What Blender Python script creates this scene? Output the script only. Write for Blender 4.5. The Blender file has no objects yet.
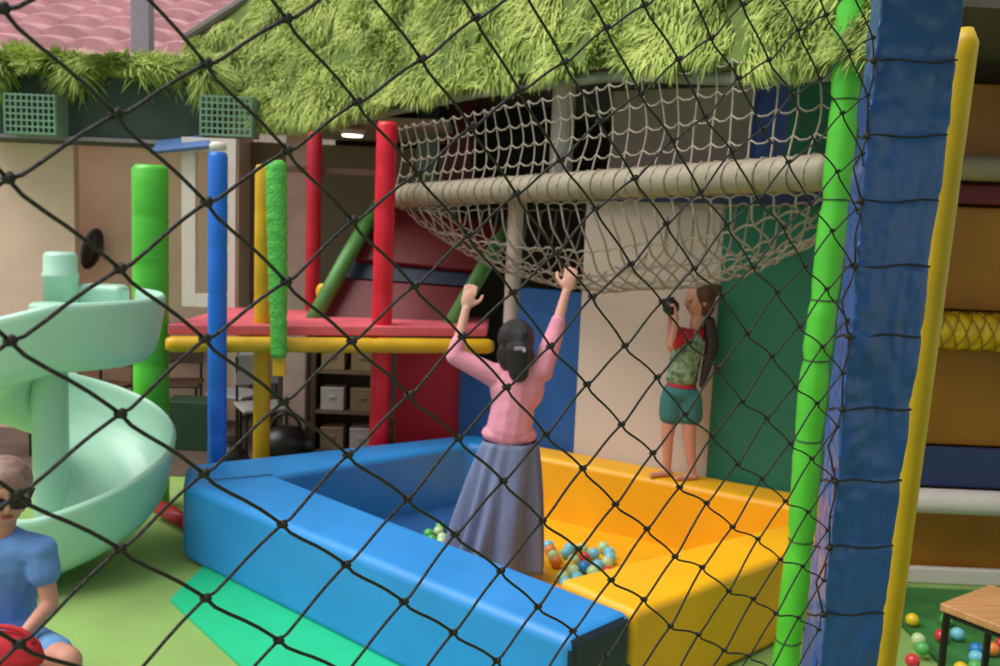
import bpy, bmesh, math, random
from math import sin, cos, pi, atan, sqrt, radians
from mathutils import Vector, Matrix, noise
random.seed(7)
C = bpy.context.scene.collection
SC = bpy.context.scene

# ---------------- camera, world, lights, exposure ----------------
FPX, YH, ROLL, H = 900.0, 222.0, 0.042, 2.1
PITCH = atan((333 - YH) / FPX)
F = Vector((0, cos(PITCH), -sin(PITCH)))
X0 = Vector((1, 0, 0)); U0 = Vector((0, sin(PITCH), cos(PITCH)))
R_ = X0 * cos(ROLL) + U0 * sin(ROLL)
U_ = -X0 * sin(ROLL) + U0 * cos(ROLL)
CAM = Vector((0, 0, H))
cd = bpy.data.cameras.new('camera'); cam = bpy.data.objects.new('camera', cd); C.objects.link(cam)
cam.matrix_world = Matrix(((R_.x, U_.x, -F.x, 0), (R_.y, U_.y, -F.y, 0), (R_.z, U_.z, -F.z, H), (0, 0, 0, 1)))
cd.sensor_width = 36; cd.lens = 36 * FPX / 1000; cd.clip_start = 0.05
cd.dof.use_dof = True; cd.dof.focus_distance = 1.7; cd.dof.aperture_fstop = 6.5
SC.camera = cam

w = bpy.data.worlds.new('world'); SC.world = w; w.use_nodes = True
bg = w.node_tree.nodes['Background']; bg.inputs[0].default_value = (0.92, 0.96, 1.0, 1); bg.inputs[1].default_value = 0.58
sd = bpy.data.lights.new('sun', 'SUN'); sun = bpy.data.objects.new('sun', sd); C.objects.link(sun)
sd.energy = 3.4; sd.angle = radians(50); sd.color = (1.0, 0.97, 0.93)
sun.rotation_euler = Vector((0.60, 0.18, -1.0)).to_track_quat('-Z', 'Y').to_euler()
SC.view_settings.view_transform = 'Standard'; SC.view_settings.look = 'None'
SC.view_settings.gamma = 1; SC.view_settings.use_curve_mapping = False
SC.view_settings.exposure = 0.15

# ---------------- helpers ----------------
def ray(px, py): return F + R_ * ((px - 500) / FPX) + U_ * ((333 - py) / FPX)
def P(px, py, Y):
    d = ray(px, py); return CAM + d * (Y / d.y)
def on(px, py, z):
    d = ray(px, py); return CAM + d * ((z - H) / d.z)

def lin(c):
    c = c / 255.0
    return c / 12.92 if c <= 0.04045 else ((c + 0.055) / 1.055) ** 2.4
MATS = {}
def mat(name, rgb, rough=0.5, var=0.08, scale=6.0, bump=0.0, bscale=30.0, rgb2=None, stretch=None, metal=0.0, emit=None):
    if name in MATS: return MATS[name]
    m = bpy.data.materials.new(name); m.use_nodes = True
    nt = m.node_tree; b = nt.nodes['Principled BSDF']
    col = tuple(lin(v) for v in rgb)
    c2 = tuple(lin(v) for v in rgb2) if rgb2 else tuple(v * (1 - 2 * var) for v in col)
    tc = nt.nodes.new('ShaderNodeTexCoord'); src = tc.outputs['Object']
    if stretch:
        mp = nt.nodes.new('ShaderNodeMapping'); mp.inputs['Scale'].default_value = stretch
        nt.links.new(src, mp.inputs[0]); src = mp.outputs[0]
    n = nt.nodes.new('ShaderNodeTexNoise'); n.inputs['Scale'].default_value = scale; n.inputs['Detail'].default_value = 3
    nt.links.new(src, n.inputs['Vector'])
    r = nt.nodes.new('ShaderNodeValToRGB')
    r.color_ramp.elements[0].position = 0.35; r.color_ramp.elements[1].position = 0.65
    r.color_ramp.elements[0].color = (*c2, 1); r.color_ramp.elements[1].color = (*col, 1)
    nt.links.new(n.outputs['Fac'], r.inputs[0]); nt.links.new(r.outputs[0], b.inputs['Base Color'])
    b.inputs['Roughness'].default_value = rough; b.inputs['Metallic'].default_value = metal
    if bump:
        n2 = nt.nodes.new('ShaderNodeTexNoise'); n2.inputs['Scale'].default_value = bscale
        nt.links.new(src, n2.inputs['Vector'])
        bp = nt.nodes.new('ShaderNodeBump'); bp.inputs['Strength'].default_value = bump; bp.inputs['Distance'].default_value = 0.02
        nt.links.new(n2.outputs['Fac'], bp.inputs['Height']); nt.links.new(bp.outputs[0], b.inputs['Normal'])
    if emit:
        b.inputs['Emission Color'].default_value = (*col, 1); b.inputs['Emission Strength'].default_value = emit
    MATS[name] = m
    return m

class MB:
    def __init__(s): s.v = []; s.f = []; s.mi = []
    def add(s, vs, fs, mi=0):
        o = len(s.v); s.v += [Vector(v) for v in vs]; s.f += [tuple(i + o for i in f) for f in fs]; s.mi += [mi] * len(fs)
        return s
    def box(s, c, size, rz=0, mi=0, rot=None):
        c = Vector(c); x, y, z = (k / 2 for k in size)
        M = rot if rot else Matrix.Rotation(rz, 3, 'Z')
        vs = [c + M @ Vector((sx * x, sy * y, sz * z)) for sz in (-1, 1) for sx, sy in ((-1, -1), (1, -1), (1, 1), (-1, 1))]
        return s.add(vs, [(3, 2, 1, 0), (4, 5, 6, 7), (0, 1, 5, 4), (1, 2, 6, 5), (2, 3, 7, 6), (3, 0, 4, 7)], mi)
    def hexa(s, b, t, mi=0):   # bottom 4 / top 4 counter-clockwise
        return s.add(list(b) + list(t), [(3, 2, 1, 0), (4, 5, 6, 7), (0, 1, 5, 4), (1, 2, 6, 5), (2, 3, 7, 6), (3, 0, 4, 7)], mi)
    def slab(s, quad, th, mi=0):  # quad corners, extruded by -normal*th
        q = [Vector(v) for v in quad]; n = (q[1] - q[0]).cross(q[3] - q[0]).normalized()
        return s.hexa([v - n * th for v in q], q, mi)
    def tube(s, pts, r, n=8, mi=0, cap=True, closed=False):
        pts = [Vector(p) for p in pts]; k = len(pts)
        rs = r if isinstance(r, (list, tuple)) else [r] * k
        up = None; vs = []
        for i, p in enumerate(pts):
            if closed: t = pts[(i + 1) % k] - pts[i - 1]
            else: t = pts[min(i + 1, k - 1)] - pts[max(i - 1, 0)]
            if t.length < 1e-9: t = Vector((0, 0, 1))
            t.normalize()
            if up is None: up = t.orthogonal()
            up = (up - t * up.dot(t))
            if up.length < 1e-6: up = t.orthogonal()
            up.normalize(); sd_ = t.cross(up)
            for j in range(n):
                a = 2 * pi * j / n; vs.append(p + (up * cos(a) + sd_ * sin(a)) * rs[i])
        fs = []
        for i in range(k if closed else k - 1):
            a, b = i * n, ((i + 1) % k) * n
            for j in range(n): fs.append((a + j, a + (j + 1) % n, b + (j + 1) % n, b + j))
        if cap and not closed: fs += [tuple(reversed(range(n))), tuple(range((k - 1) * n, k * n))]
        return s.add(vs, fs, mi)
    def ell(s, c, r, rot=None, seg=14, rings=8, mi=0):
        c = Vector(c); r = (r, r, r) if isinstance(r, (int, float)) else r
        M = rot or Matrix.Identity(3); vs = [c + M @ Vector((0, 0, r[2]))]
        for i in range(1, rings):
            a = pi * i / rings
            for j in range(seg):
                b = 2 * pi * j / seg; vs.append(c + M @ Vector((r[0] * sin(a) * cos(b), r[1] * sin(a) * sin(b), r[2] * cos(a))))
        vs.append(c - M @ Vector((0, 0, r[2])))
        fs = [(0, 1 + j, 1 + (j + 1) % seg) for j in range(seg)]
        for i in range(rings - 2):
            for j in range(seg):
                a = 1 + i * seg; b = a + seg
                fs.append((a + j, b + j, b + (j + 1) % seg, a + (j + 1) % seg))
        l = len(vs) - 1; a = 1 + (rings - 2) * seg
        fs += [(l, a + (j + 1) % seg, a + j) for j in range(seg)]
        return s.add(vs, fs, mi)
    def cap(s, p1, r1, p2, r2, n=12):
        p1, p2 = Vector(p1), Vector(p2); L = (p2 - p1); d = L.normalized()
        pts, rs = [], []
        for k in range(0, 4):
            a = pi / 2 * k / 4; pts.append(p1 - d * r1 * cos(a) * 1.0); rs.append(max(r1 * sin(a), 0.0008))
        for k in range(0, 5):
            a = pi / 2 * k / 4
            pts.append(p2 + d * r2 * sin(a)); rs.append(max(r2 * cos(a), 0.0008))
            if k == 0: pts.insert(-1, p1.copy()); rs.insert(-1, r1)
        return s.tube(pts, rs, n)
    def lathe(s, prof, c=(0, 0, 0), n=20, mi=0):
        c = Vector(c); vs = []; fs = []
        for r, z in prof:
            for j in range(n):
                a = 2 * pi * j / n; vs.append(c + Vector((r * cos(a), r * sin(a), z)))
        for i in range(len(prof) - 1):
            for j in range(n):
                a = i * n; b = a + n; fs.append((a + j, a + (j + 1) % n, b + (j + 1) % n, b + j))
        fs += [tuple(reversed(range(n))), tuple(range((len(prof) - 1) * n, len(prof) * n))]
        return s.add(vs, fs, mi)
    def grid(s, fn, nu, nv, mi=0):
        vs = [fn(i / nu, j / nv) for i in range(nu + 1) for j in range(nv + 1)]
        fs = [(i * (nv + 1) + j, (i + 1) * (nv + 1) + j, (i + 1) * (nv + 1) + j + 1, i * (nv + 1) + j + 1) for i in range(nu) for j in range(nv)]
        return s.add(vs, fs, mi)
    def build(s, name, m, parent=None, smooth=False, bevel=0, seg=2, mods=None, origin=None):
        o0 = Vector(origin) if origin is not None else Vector((0, 0, 0))
        if parent is not None: o0 = Vector(parent.matrix_world.translation) if origin is None else o0
        me = bpy.data.meshes.new(name)
        me.from_pydata([tuple(v - o0) for v in s.v], [], s.f); me.update()
        bm = bmesh.new(); bm.from_mesh(me); bmesh.ops.recalc_face_normals(bm, faces=bm.faces); bm.to_mesh(me); bm.free()
        for mm in (m if isinstance(m, (list, tuple)) else [m]): me.materials.append(mm)
        for i, p in enumerate(me.polygons): p.material_index = s.mi[i]; p.use_smooth = smooth
        o = bpy.data.objects.new(name, me); C.objects.link(o)
        if parent is not None:
            o.parent = parent; o.location = o0 - Vector(parent.matrix_world.translation)
        else: o.location = o0
        if bevel:
            b = o.modifiers.new('bevel', 'BEVEL'); b.width = bevel; b.segments = seg; b.limit_method = 'ANGLE'; b.angle_limit = radians(40)
            if not smooth:
                for p in me.polygons: p.use_smooth = True
                b.harden_normals = False
                wn = o.modifiers.new('wn', 'WEIGHTED_NORMAL'); wn.keep_sharp = True
        return o
    def remeshed(s, name, m, parent=None, voxel=0.008, smooth=4):
        o = s.build(name, m, parent)
        r = o.modifiers.new('r', 'REMESH'); r.mode = 'VOXEL'; r.voxel_size = voxel
        if smooth:
            q = o.modifiers.new('s', 'SMOOTH'); q.iterations = smooth; q.factor = 0.5
        bpy.context.view_layer.update()
        dg = bpy.context.evaluated_depsgraph_get()
        me = bpy.data.meshes.new_from_object(o.evaluated_get(dg))
        o.modifiers.clear(); o.data = me; me.name = name
        if not me.materials: me.materials.append(m)
        for p in me.polygons: p.use_smooth = True
        return o

def centroid_base(mb):
    xs = [v.x for v in mb.v]; ys = [v.y for v in mb.v]; zs = [v.z for v in mb.v]
    return Vector(((min(xs) + max(xs)) / 2, (min(ys) + max(ys)) / 2, min(zs)))
def thing(name, label, cat, loc=(0, 0, 0), group=None):
    o = bpy.data.objects.new(name, None); C.objects.link(o); o.location = loc
    o.empty_display_size = 0.1
    o['label'] = label; o['category'] = cat
    if group: o['group'] = group
    bpy.context.view_layer.update()
    return o
def tag(o, label, cat, group=None, kind=None):
    o['label'] = label; o['category'] = cat
    if group: o['group'] = group
    if kind: o['kind'] = kind
    return o
def single(mb, name, m, label, cat, group=None, **k):
    return tag(mb.build(name, m, origin=centroid_base(mb), **k), label, cat, group)
def struct(name, mb, m, **k):
    o = mb.build(name, m, **k); o['kind'] = 'structure'; return o

# ---------------- materials ----------------
blue = mat('pit_blue_vinyl', (46, 142, 216), 0.42, 0.06, 3, 0.05, 12)
yellow = mat('pit_yellow_vinyl', (246, 178, 16), 0.45, 0.05, 3, 0.05, 12)
navy = mat('navy_vinyl_and_shade', (24, 38, 66), 0.5)
floor_g = mat('green_turf_floor', (144, 178, 96), 0.9, 0.08, 2.0, 0.4, 160)
mat_g = mat('green_mat', (24, 192, 132), 0.6, 0.04)
lime = mat('lime_vinyl', (84, 196, 54), 0.38, 0.08, 5, 0.2, 9)
post_blue = mat('blue_post_vinyl', (22, 112, 222), 0.4, 0.05)
deep_blue = mat('deep_blue_vinyl', (46, 92, 164), 0.24, 0.1, 4, 0.9, 9, stretch=(1, 1, 0.6))
red = mat('red_vinyl', (222, 14, 46), 0.4, 0.06)
dred = mat('dark_red_vinyl', (104, 2, 10), 0.5, 0.08)
pink_mat = mat('pink_red_mat', (226, 98, 112), 0.6, 0.08)
yel_pad = mat('yellow_pad', (226, 176, 18), 0.42, 0.1, 4)
mustard = mat('mustard_panel', (176, 114, 8), 0.55, 0.12, 2)
mint = mat('mint_plastic', (174, 216, 194), 0.32, 0.03, 2)
cream = mat('cream_wall_paint', (216, 198, 182), 0.8, 0.03, 2)
tan_w = mat('tan_wall_paint', (240, 204, 186), 0.9, 0.05, 3)
tan_l = mat('light_tan_paint', (246, 208, 184), 0.9, 0.05, 3)
white = mat('white_paint', (226, 216, 208), 0.5, 0.03)
offw = mat('offwhite_vinyl', (156, 144, 122), 0.5, 0.08, 5, 0.3, 14)
rope_w = mat('white_rope', (166, 154, 138), 0.8, 0.08, 20)
rope_b = mat('black_rope', (34, 27, 22), 0.55, 0.1, 60, 0.4, 300)
green_p = mat('teal_green_panel', (34, 118, 92), 0.6, 0.06, 2)
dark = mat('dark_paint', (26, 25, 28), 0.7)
dgreen = mat('dark_green_fascia', (58, 74, 64), 0.7, 0.15, 4)
wood = mat('light_wood', (206, 150, 98), 0.5, 0.12, 8, stretch=(1, 8, 1))
brown = mat('brown_wood', (96, 68, 48), 0.6, 0.1, 6)
black = mat('black_metal', (24, 22, 22), 0.4)
grey = mat('grey_metal', (140, 132, 140), 0.5)
card = mat('cardboard', (176, 150, 116), 0.8)
tile = mat('clay_tile', (204, 148, 152), 0.7, 0.16, 3)
skin = mat('skin', (224, 164, 146), 0.55, 0.04, 8)
skin2 = mat('skin_child', (206, 146, 124), 0.55, 0.04, 8)
hair_b = mat('black_hair', (34, 28, 30), 0.4, 0.2, 30, 0.5, 120, stretch=(3, 3, 0.4))
hair_br = mat('brown_hair', (96, 56, 34), 0.45, 0.2, 30, 0.5, 120, stretch=(3, 3, 0.4))
pink = mat('pink_cloth', (232, 150, 168), 0.85, 0.06, 6, 0.35, 14)
denim = mat('greyblue_cloth', (116, 126, 158), 0.9, 0.1, 7, 0.3, 10, stretch=(3, 3, 0.4))
blue_cl = mat('blue_cloth', (104, 148, 210), 0.9, 0.06, 8, 0.3, 16)
teal_cl = mat('teal_cloth', (58, 118, 118), 0.85)
leafy = mat('leaf_print_cloth', (150, 176, 138), 0.85, 0.1, 26, rgb2=(70, 92, 66))
red_cl = mat('red_cloth', (196, 30, 46), 0.8, 0.08)
grassA = mat('hanging_grass', (164, 204, 72), 0.7, 0.1, 5, rgb2=(92, 132, 34))
grassB = mat('grass_base', (96, 116, 48), 0.9, 0.1, 8)
ceil_m = mat('soffit_paint', (186, 170, 150), 0.8)
whiteL = mat('lamp_white', (255, 246, 230), 0.5, 0.0, emit=3.0)

# ---------------- the setting ----------------
struct('floor', MB().add([(-12, -3, 0), (12, -3, 0), (12, 16, 0), (-12, 16, 0)], [(0, 1, 2, 3)]), floor_g)
struct('floor_back', MB().box((-3.8, 8.25, .004), (8.0, 2.7, .006)), mat('floor_brown', (92, 74, 62), .7))
# pit corner points (ground plan)
L = Vector((-1.85, 5.28, 0)); N = Vector((0.62, 3.66, 0)); B = Vector((-0.13, 6.76, 0)); Rr = Vector((2.28, 5.36, 0))
bd = (Rr - B).normalized(); bn = Vector((-bd.y, bd.x, 0))      # bn points away from camera
def wl(t, z, off=0.0): 
    p = B + bd * t + bn * (0.03 + off); return Vector((p.x, p.y, z))
def wall_t(px):   # wall parameter under a picture column at mid height
    d = ray(px, 330); p0 = wl(0, 0); 
    # solve CAM + s d = p0 + t bd (xy)
    det = d.x * (-bd.y) + bd.x * d.y
    s_ = (p0.x * (-bd.y) + bd.x * p0.y) / det
    q = Vector((d.x * s_, d.y * s_, 0)); return (q - Vector((p0.x, p0.y, 0))).dot(bd)
def wallpart(name, t0, t1, z0, z1, m, th=0.1, off=0.0):
    mb = MB().hexa([wl(t0, z0, off), wl(t1, z0, off), wl(t1, z0, off + th), wl(t0, z0, off + th)],
                   [wl(t0, z1, off), wl(t1, z1, off), wl(t1, z1, off + th), wl(t0, z1, off + th)])
    return struct(name, mb, m)
tA, tB_, tC = wall_t(462), wall_t(580), wall_t(717)
wallpart('wall_back', tB_, tC, 0, 2.275, cream)
tM = wall_t(518)
wallpart('trim_2', tA, tM - .002, 0, 0.98, mat('wall_blue', (36, 92, 160), 0.6), off=0.0)
wallpart('trim_3', tM, tB_ - .002, 0, 1.62, mat('wall_blue', (36, 92, 160), 0.6), off=0.0)
wallpart('wall_green', tC + .002, tC + .98, 0, 2.275, green_p, off=-0.02)
# deck of the upper floor behind the net bridge + its wall and roof
mb = MB().hexa([wl(tA - .05, 2.28, -.1), wl(2.72, 2.28, -.1), wl(2.72, 2.28, 3), wl(tA - .05, 2.28, 3)],
               [wl(tA - .05, 2.4, -.1), wl(2.72, 2.4, -.1), wl(2.72, 2.4, 3), wl(tA - .05, 2.4, 3)])
struct('floor_upper', mb, mat('deck_navy', (34, 48, 96), 0.6))
struct('wall_upper', MB().hexa([wl(0.55, 2.402, .9), wl(2.6, 2.402, .9), wl(2.6, 2.402, 1.0), wl(.55, 2.402, 1.0)],
                               [wl(0.55, 3.16, .9), wl(2.6, 3.16, .9), wl(2.6, 3.16, 1.0), wl(.55, 3.16, 1.0)]), mat('upper_wall_paint', (236, 216, 196), 0.8))
# far dark wall behind the ramp
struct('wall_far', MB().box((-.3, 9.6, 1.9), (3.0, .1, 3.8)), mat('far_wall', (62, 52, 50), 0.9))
# left building wall
struct('wall_left', MB().box((-6.3, 8.26, 1.5), (4.8, .1, 3.0)), tan_w)
a = P(74, 150, 8.9); b_ = P(240, 150, 8.9)
struct('trim_1', MB().box(((a.x + b_.x) / 2 , 9.12, 1.5), (b_.x - a.x, .5, 3.0)), tan_l)
# soffit between red posts
struct('ceiling', MB().box((-1.35, 8.6, 2.9), (1.7, 1.8, .06)), ceil_m)
# solid roof above the upper floor (carries the hanging grass)
roofq = [Vector((-1.9, 7.9, 3.1)), Vector((-.75, 7.1, 3.1)), Vector((.65, 5.4, 3.1)), Vector((1.9, 4.3, 3.12)), Vector((6, 4.3, 3.12)), Vector((6, 11, 3.12)), Vector((-1.9, 11, 3.12))]
mb = MB(); n = len(roofq)
mb.add([v + Vector((0, 0, .05)) for v in roofq] + [v + Vector((0, 0, .15)) for v in roofq],
       [tuple(range(n)), tuple(range(n, 2 * n))] + [(i, (i + 1) % n, n + (i + 1) % n, n + i) for i in range(n)])
struct('ceiling_upper', mb, mat('roof_under', (92, 84, 76), 0.9))
# unseen roof added over the viewer to keep the blue pillar dark
struct('ceiling_blocker', MB().box((3.2, .2, 3.25), (5.2, 4.6, .1)), ceil_m)
struct('wall_blocker', MB().box((3.2, -2.2, 1.2), (5.2, .1, 2.4)), cream)  # unseen wall, added and kept low so sky reflects in the pillar

# ---------------- ball pit ----------------
pit = thing('ball_pit', 'large soft ball pit with blue and yellow padded walls on the green floor', 'ball pit', (0.3, 5.2, 0))
HT = .48
V2 = lambda x, y: Vector((x, y, 0))
L1, L2, Lj = V2(-1.85, 5.20), V2(-1.97, 5.60), V2(-1.36, 5.46)
No, NI, YI = V2(.33, 3.36), V2(.62, 3.65), V2(.31, 3.98)
Bo, Bi = V2(-.2, 6.75), V2(-.19, 6.46)
BoR, BiR = V2(-.07, 6.70), V2(-.06, 6.385)
Ro1, Ro2, Ri = V2(2.2, 5.02), V2(2.24, 5.36), V2(1.97, 5.15)
def wallblock(poly, name, m, ht=HT, bev=.04):
    n_ = len(poly); vs = [v + Vector((0, 0, .002)) for v in poly] + [v + Vector((0, 0, ht)) for v in poly]
    fs = [tuple(reversed(range(n_))), tuple(range(n_, 2 * n_))] + [(i, (i + 1) % n_, n_ + (i + 1) % n_, n_ + i) for i in range(n_)]
    return MB().add(vs, fs).build(name, m, pit, bevel=bev, seg=5)
e_ = (L2 - L1).normalized() * .006
fb = wallblock([L1, No, NI, Lj], 'wall_panel', blue, bev=.05)
fb.data.materials.append(navy)
for p in fb.data.polygons:       # shade on the end of the blue block, painted in as navy
    c_ = sum((fb.data.vertices[k].co for k in p.vertices), Vector()) / len(p.vertices) + fb.location + pit.location
    if abs(p.normal.z) < .2 and (Vector((c_.x, c_.y, 0)) - (No + NI) / 2).length < .02: p.material_index = 1
wallblock([L1 + e_ * 2, Lj + e_, Bi, BiR, BoR, Bo, L2], 'wall_panel', blue, bev=.05)
wallblock([BoR + V2(.004, -.002), BiR + V2(.004, -.002), Ri, Ro2], 'wall_panel', yellow)
wallblock([NI + V2(.004, .003), Ro1, Ri, YI + V2(.004, .003)], 'wall_panel', yellow)
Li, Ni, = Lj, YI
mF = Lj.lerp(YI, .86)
for qd, m_ in (((Lj, mF, BiR, Bi), mat('shaded_blue_mat', (30, 82, 140), 0.6)), ((mF, YI, Ri, BiR), yellow)):  # blue half darkened to stand in for the shade inside the pit
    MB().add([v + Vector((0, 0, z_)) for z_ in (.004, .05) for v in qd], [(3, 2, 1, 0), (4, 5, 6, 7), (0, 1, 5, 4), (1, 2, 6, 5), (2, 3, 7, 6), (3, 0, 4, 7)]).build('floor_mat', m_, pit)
MB().tube([L1.lerp(Lj, .3) + Vector((0, 0, HT + .001)), L1.lerp(Lj, .96) + Vector((0, 0, HT + .001))], .004, 6).build('seam', navy, pit)

# ---------------- bright green mat ----------------
mm = [on(170, 602, 0), on(300, 724, 0), V2(.05, 3.05), V2(.32, 3.33), on(212, 560, 0)]
mb = MB(); k = len(mm)
mb.add([Vector((v.x, v.y, .002)) for v in mm] + [Vector((v.x, v.y, .018)) for v in mm], [tuple(range(k)), tuple(range(k, 2 * k))] + [(i, (i + 1) % k, k + (i + 1) % k, k + i) for i in range(k)])
single(mb, 'floor_mat', mat_g, 'bright emerald green mat on the floor along the blue pit wall', 'mat')

# ---------------- balls ----------------
ballc = {'blue': (40, 130, 200), 'yellow': (235, 200, 40), 'red': (216, 60, 70), 'green': (90, 180, 90), 'light blue': (120, 200, 220), 'pale green': (190, 220, 160), 'orange': (235, 140, 60)}
protos = {}
def ball(cn, p, where, group, r=.035):
    key = (cn, r)
    if key not in protos:
        mb = MB().ell((0, 0, 0), r, seg=16, rings=10)
        me_o = mb.build('play_ball', mat('ball_' + cn.replace(' ', '_'), ballc[cn], .25, .03), smooth=True)
        # faint moulding seam
        protos[key] = me_o; o = me_o
    else:
        o = protos[key].copy(); C.objects.link(o)
    o.location = p; o.name = 'play_ball'
    tag(o, '%s plastic ball lying %s' % (cn, where), 'ball', group)
    return o
cols = ['light blue', 'blue', 'yellow', 'pale green', 'orange', 'green', 'red']
occ = []
def scatter(px0, px1, py0, py1, n, z, where, group, r=.035, colset=cols, layers=True, cond=None):
    k = 0; tries = 0
    while k < n and tries < 4000:
        tries += 1
        p = on(random.uniform(px0, px1), random.uniform(py0, py1), z + r)
        if cond and not cond(p): continue
        if all((p - q).length > 2 * r + .001 for q in occ):
            occ.append(p); ball(random.choice(colset), p, where, group, r); k += 1
        elif layers and tries > 400:
            q = p + Vector((0, 0, r * 1.55))
            if all((q - u).length > 2 * r - .004 for u in occ) and q.z < z + .2:
                occ.append(q); ball(random.choice(colset), q, where, group, r); k += 1
def inpit(p, m=.05):
    q = [Li, Ni, Ri, Bi]; s_ = []
    for i in range(4):
        a, b = q[i], q[(i + 1) % 4]; e = b - a
        s_.append((e.x * (p.y - a.y) - e.y * (p.x - a.x)) / e.length)
    return all(v > m for v in s_) or all(v < -m for v in s_)
notwoman = lambda p: inpit(p) and (Vector((p.x, p.y, 0)) - Vector((.02, 5.0, 0))).length > .40
scatter(545, 612, 546, 592, 30, .05, 'in the pit by the yellow wall', 'balls in the ball pit', r=.038, colset=['light blue', 'blue', 'light blue', 'pale green', 'yellow', 'green', 'red', 'orange', 'light blue', 'pale green'], cond=notwoman)
scatter(425, 446, 526, 545, 6, .05, 'in the pit behind the blue wall', 'pale balls left of the woman', colset=['pale green', 'green'], cond=notwoman)

# ---------------- padded posts ----------------
def post(name, px, py_top, py_ref, Y, rad, m, label, z0=0, extra=None, pts=None, n=20):
    t_ = P(px, py_top, Y); b0 = P(px, py_ref, Y)
    t = thing(name, label, 'post', (t_.x, Y, z0))
    zt = t_.z; h = zt - z0
    prof = [(rad * .85, z0), (rad, z0 + .02)]
    k = max(2, int(h / .3))
    for i in range(1, k):
        z = z0 + h * i / k; prof += [(rad, z - .02), (rad * .95, z), (rad, z + .02)]
    prof += [(rad, zt - .03), (rad * .8, zt)]
    MB().lathe(prof, (t_.x, Y, 0), n).build('padding', m, t, smooth=True)
    return t
tg = post('padded_post', 150, 165, 300, 6.15, .118, lime, 'thick lime green padded post rising behind the mint slide')
MB().lathe([(.119, 1.76), (.121, 1.765), (.119, 1.77)], (tg.location.x, 6.15, 0)).build('strap', lime, tg)
tb = post('padded_post', 218, 152, 300, 5.9, .062, post_blue, 'slim bright blue padded post at the left corner of the pit')
c_ = P(218, 150, 5.9); MB().lathe([(.05, c_.z), (.055, c_.z + .03), (.04, c_.z + .05)], (c_.x, c_.y, 0)).build('end_cap', white, tb, smooth=True)
tr = post('padded_post', 387, 122, 300, 6.56, .074, red, 'bright red padded post behind the middle of the pit')
post('padded_post', 315, 132, 250, 7.3, .06, mat('red_far', (190, 16, 44), .5), 'darker red padded post further back on the platform under the grass roof', z0=1.325)
# yellow post with the tapering lime sleeve hung in front
ty = post('padded_post', 264, 165, 300, 6.35, .06, yel_pad, 'yellow padded post standing under the red platform')
a, b_ = P(276, 160, 6.1), P(279, 357, 6.1)
ts = thing('padded_sleeve', 'lime green bobbled sleeve hanging in front of the yellow beam', 'padding', b_)
pts = [a.lerp(b_, i / 44) for i in range(45)]
rs = [(.07 - .018 * (i / 44) ** 2) * (1 + .05 * sin(i * 2.1)) for i in range(45)]
rs[0] *= .6
MB().tube(pts, rs, 16).build('sleeve', mat('lime_bobble', (96, 206, 84), .5, .1, 20, .8, 50), ts, smooth=True)
e = P(279, 376, 6.1); MB().box((b_ + e) / 2, (.085, .02, (b_ - e).length)).build('tag', yel_pad, ts, bevel=.004)

# ---------------- red platform with yellow beam ----------------
bl, br = P(163, 349, 5.95), P(493, 350, 6.62)
zb = 1.19
tp = thing('play_platform', 'raised pink-red platform deck reached by the slide', 'platform', (-1.4, 6.5, 1.2))
MB().hexa([Vector((bl.x, 6.03, zb + .06)), Vector((br.x - .05, 6.62, zb + .06)), Vector((br.x - .05, 7.4, zb + .04)), Vector((bl.x, 7.4, zb + .04))],
          [Vector((bl.x, 6.03, zb + .13)), Vector((br.x - .05, 6.62, zb + .13)), Vector((br.x - .05, 7.4, zb + .12)), Vector((bl.x, 7.4, zb + .12))]).build('deck_mat', pink_mat, tp, bevel=.01)
tbm = thing('padded_beam', 'long yellow padded beam along the front of the red platform', 'beam', ((bl.x + br.x) / 2, 6.1, zb - .06))
A1, A2 = Vector((bl.x, 6.0, zb)), Vector((br.x, 6.56, zb))
pts = []; rs = []
for i in range(61):
    pts.append(A1.lerp(A2, i / 60)); rs.append(.055 * (.9 if i % 15 == 7 else 1) * (.7 if i in (0, 60) else 1))
MB().tube(pts, rs, 16).build('padding', yel_pad, tbm, smooth=True)

# ---------------- ramp with green rails ----------------
tr_ = thing('climbing_ramp', 'padded red ramp between green side rails leading up from the platform', 'ramp', P(400, 325, 6.8))
rm = [P(345, 208, 7.9), P(322, 328, 7.0)]
def ramp_pt(u, v):  # u left..right, v bottom..top
    lo = P(318, 322, 6.95).lerp(P(452, 325, 6.98), u); hi = P(384, 205, 7.7).lerp(P(512, 225, 7.6), u)
    return lo.lerp(hi, v)
for v0, v1, m_, nm in ((0.0, .36, dred, 'ramp_pad'), (.52, 1.0, dred, 'ramp_pad')):
    MB().slab([ramp_pt(0, v0), ramp_pt(1, v0), ramp_pt(1, v1), ramp_pt(0, v1)], .09).build(nm, m_, tr_, bevel=.02)
MB().slab([ramp_pt(0, .36) + Vector((0, .06, 0)), ramp_pt(1, .36) + Vector((0, .06, 0)), ramp_pt(1, .52) + Vector((0, .06, 0)), ramp_pt(0, .52) + Vector((0, .06, 0))], .05).build('cross_board', navy, tr_)
grn = mat('rail_green', (84, 142, 66), .5, .1)
for u in (-.02, 1.0):
    MB().tube([ramp_pt(u, -.06) + Vector((0, -.1, .02)), ramp_pt(u, .5) + Vector((0, -.1, .04)), ramp_pt(u, 1.02) + Vector((0, -.1, .02))], [.06, .064, .06], 14).build('side_rail', grn, tr_, smooth=True)
c_ = P(322, 292, 7.1); MB().ell(c_, (.05, .04, .07)).build('rail_end', yel_pad, tr_, smooth=True)
# red wall panel below the platform
a, b_ = P(396, 357, 6.95), P(466, 438, 6.95)
mb = MB().box(((a.x + b_.x) / 2, 6.98, .58), (b_.x - a.x, .07, 1.15))
mb.build('padded_panel', mat('panel_red', (190, 14, 38), .5, .06), tp, bevel=.015)

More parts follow.
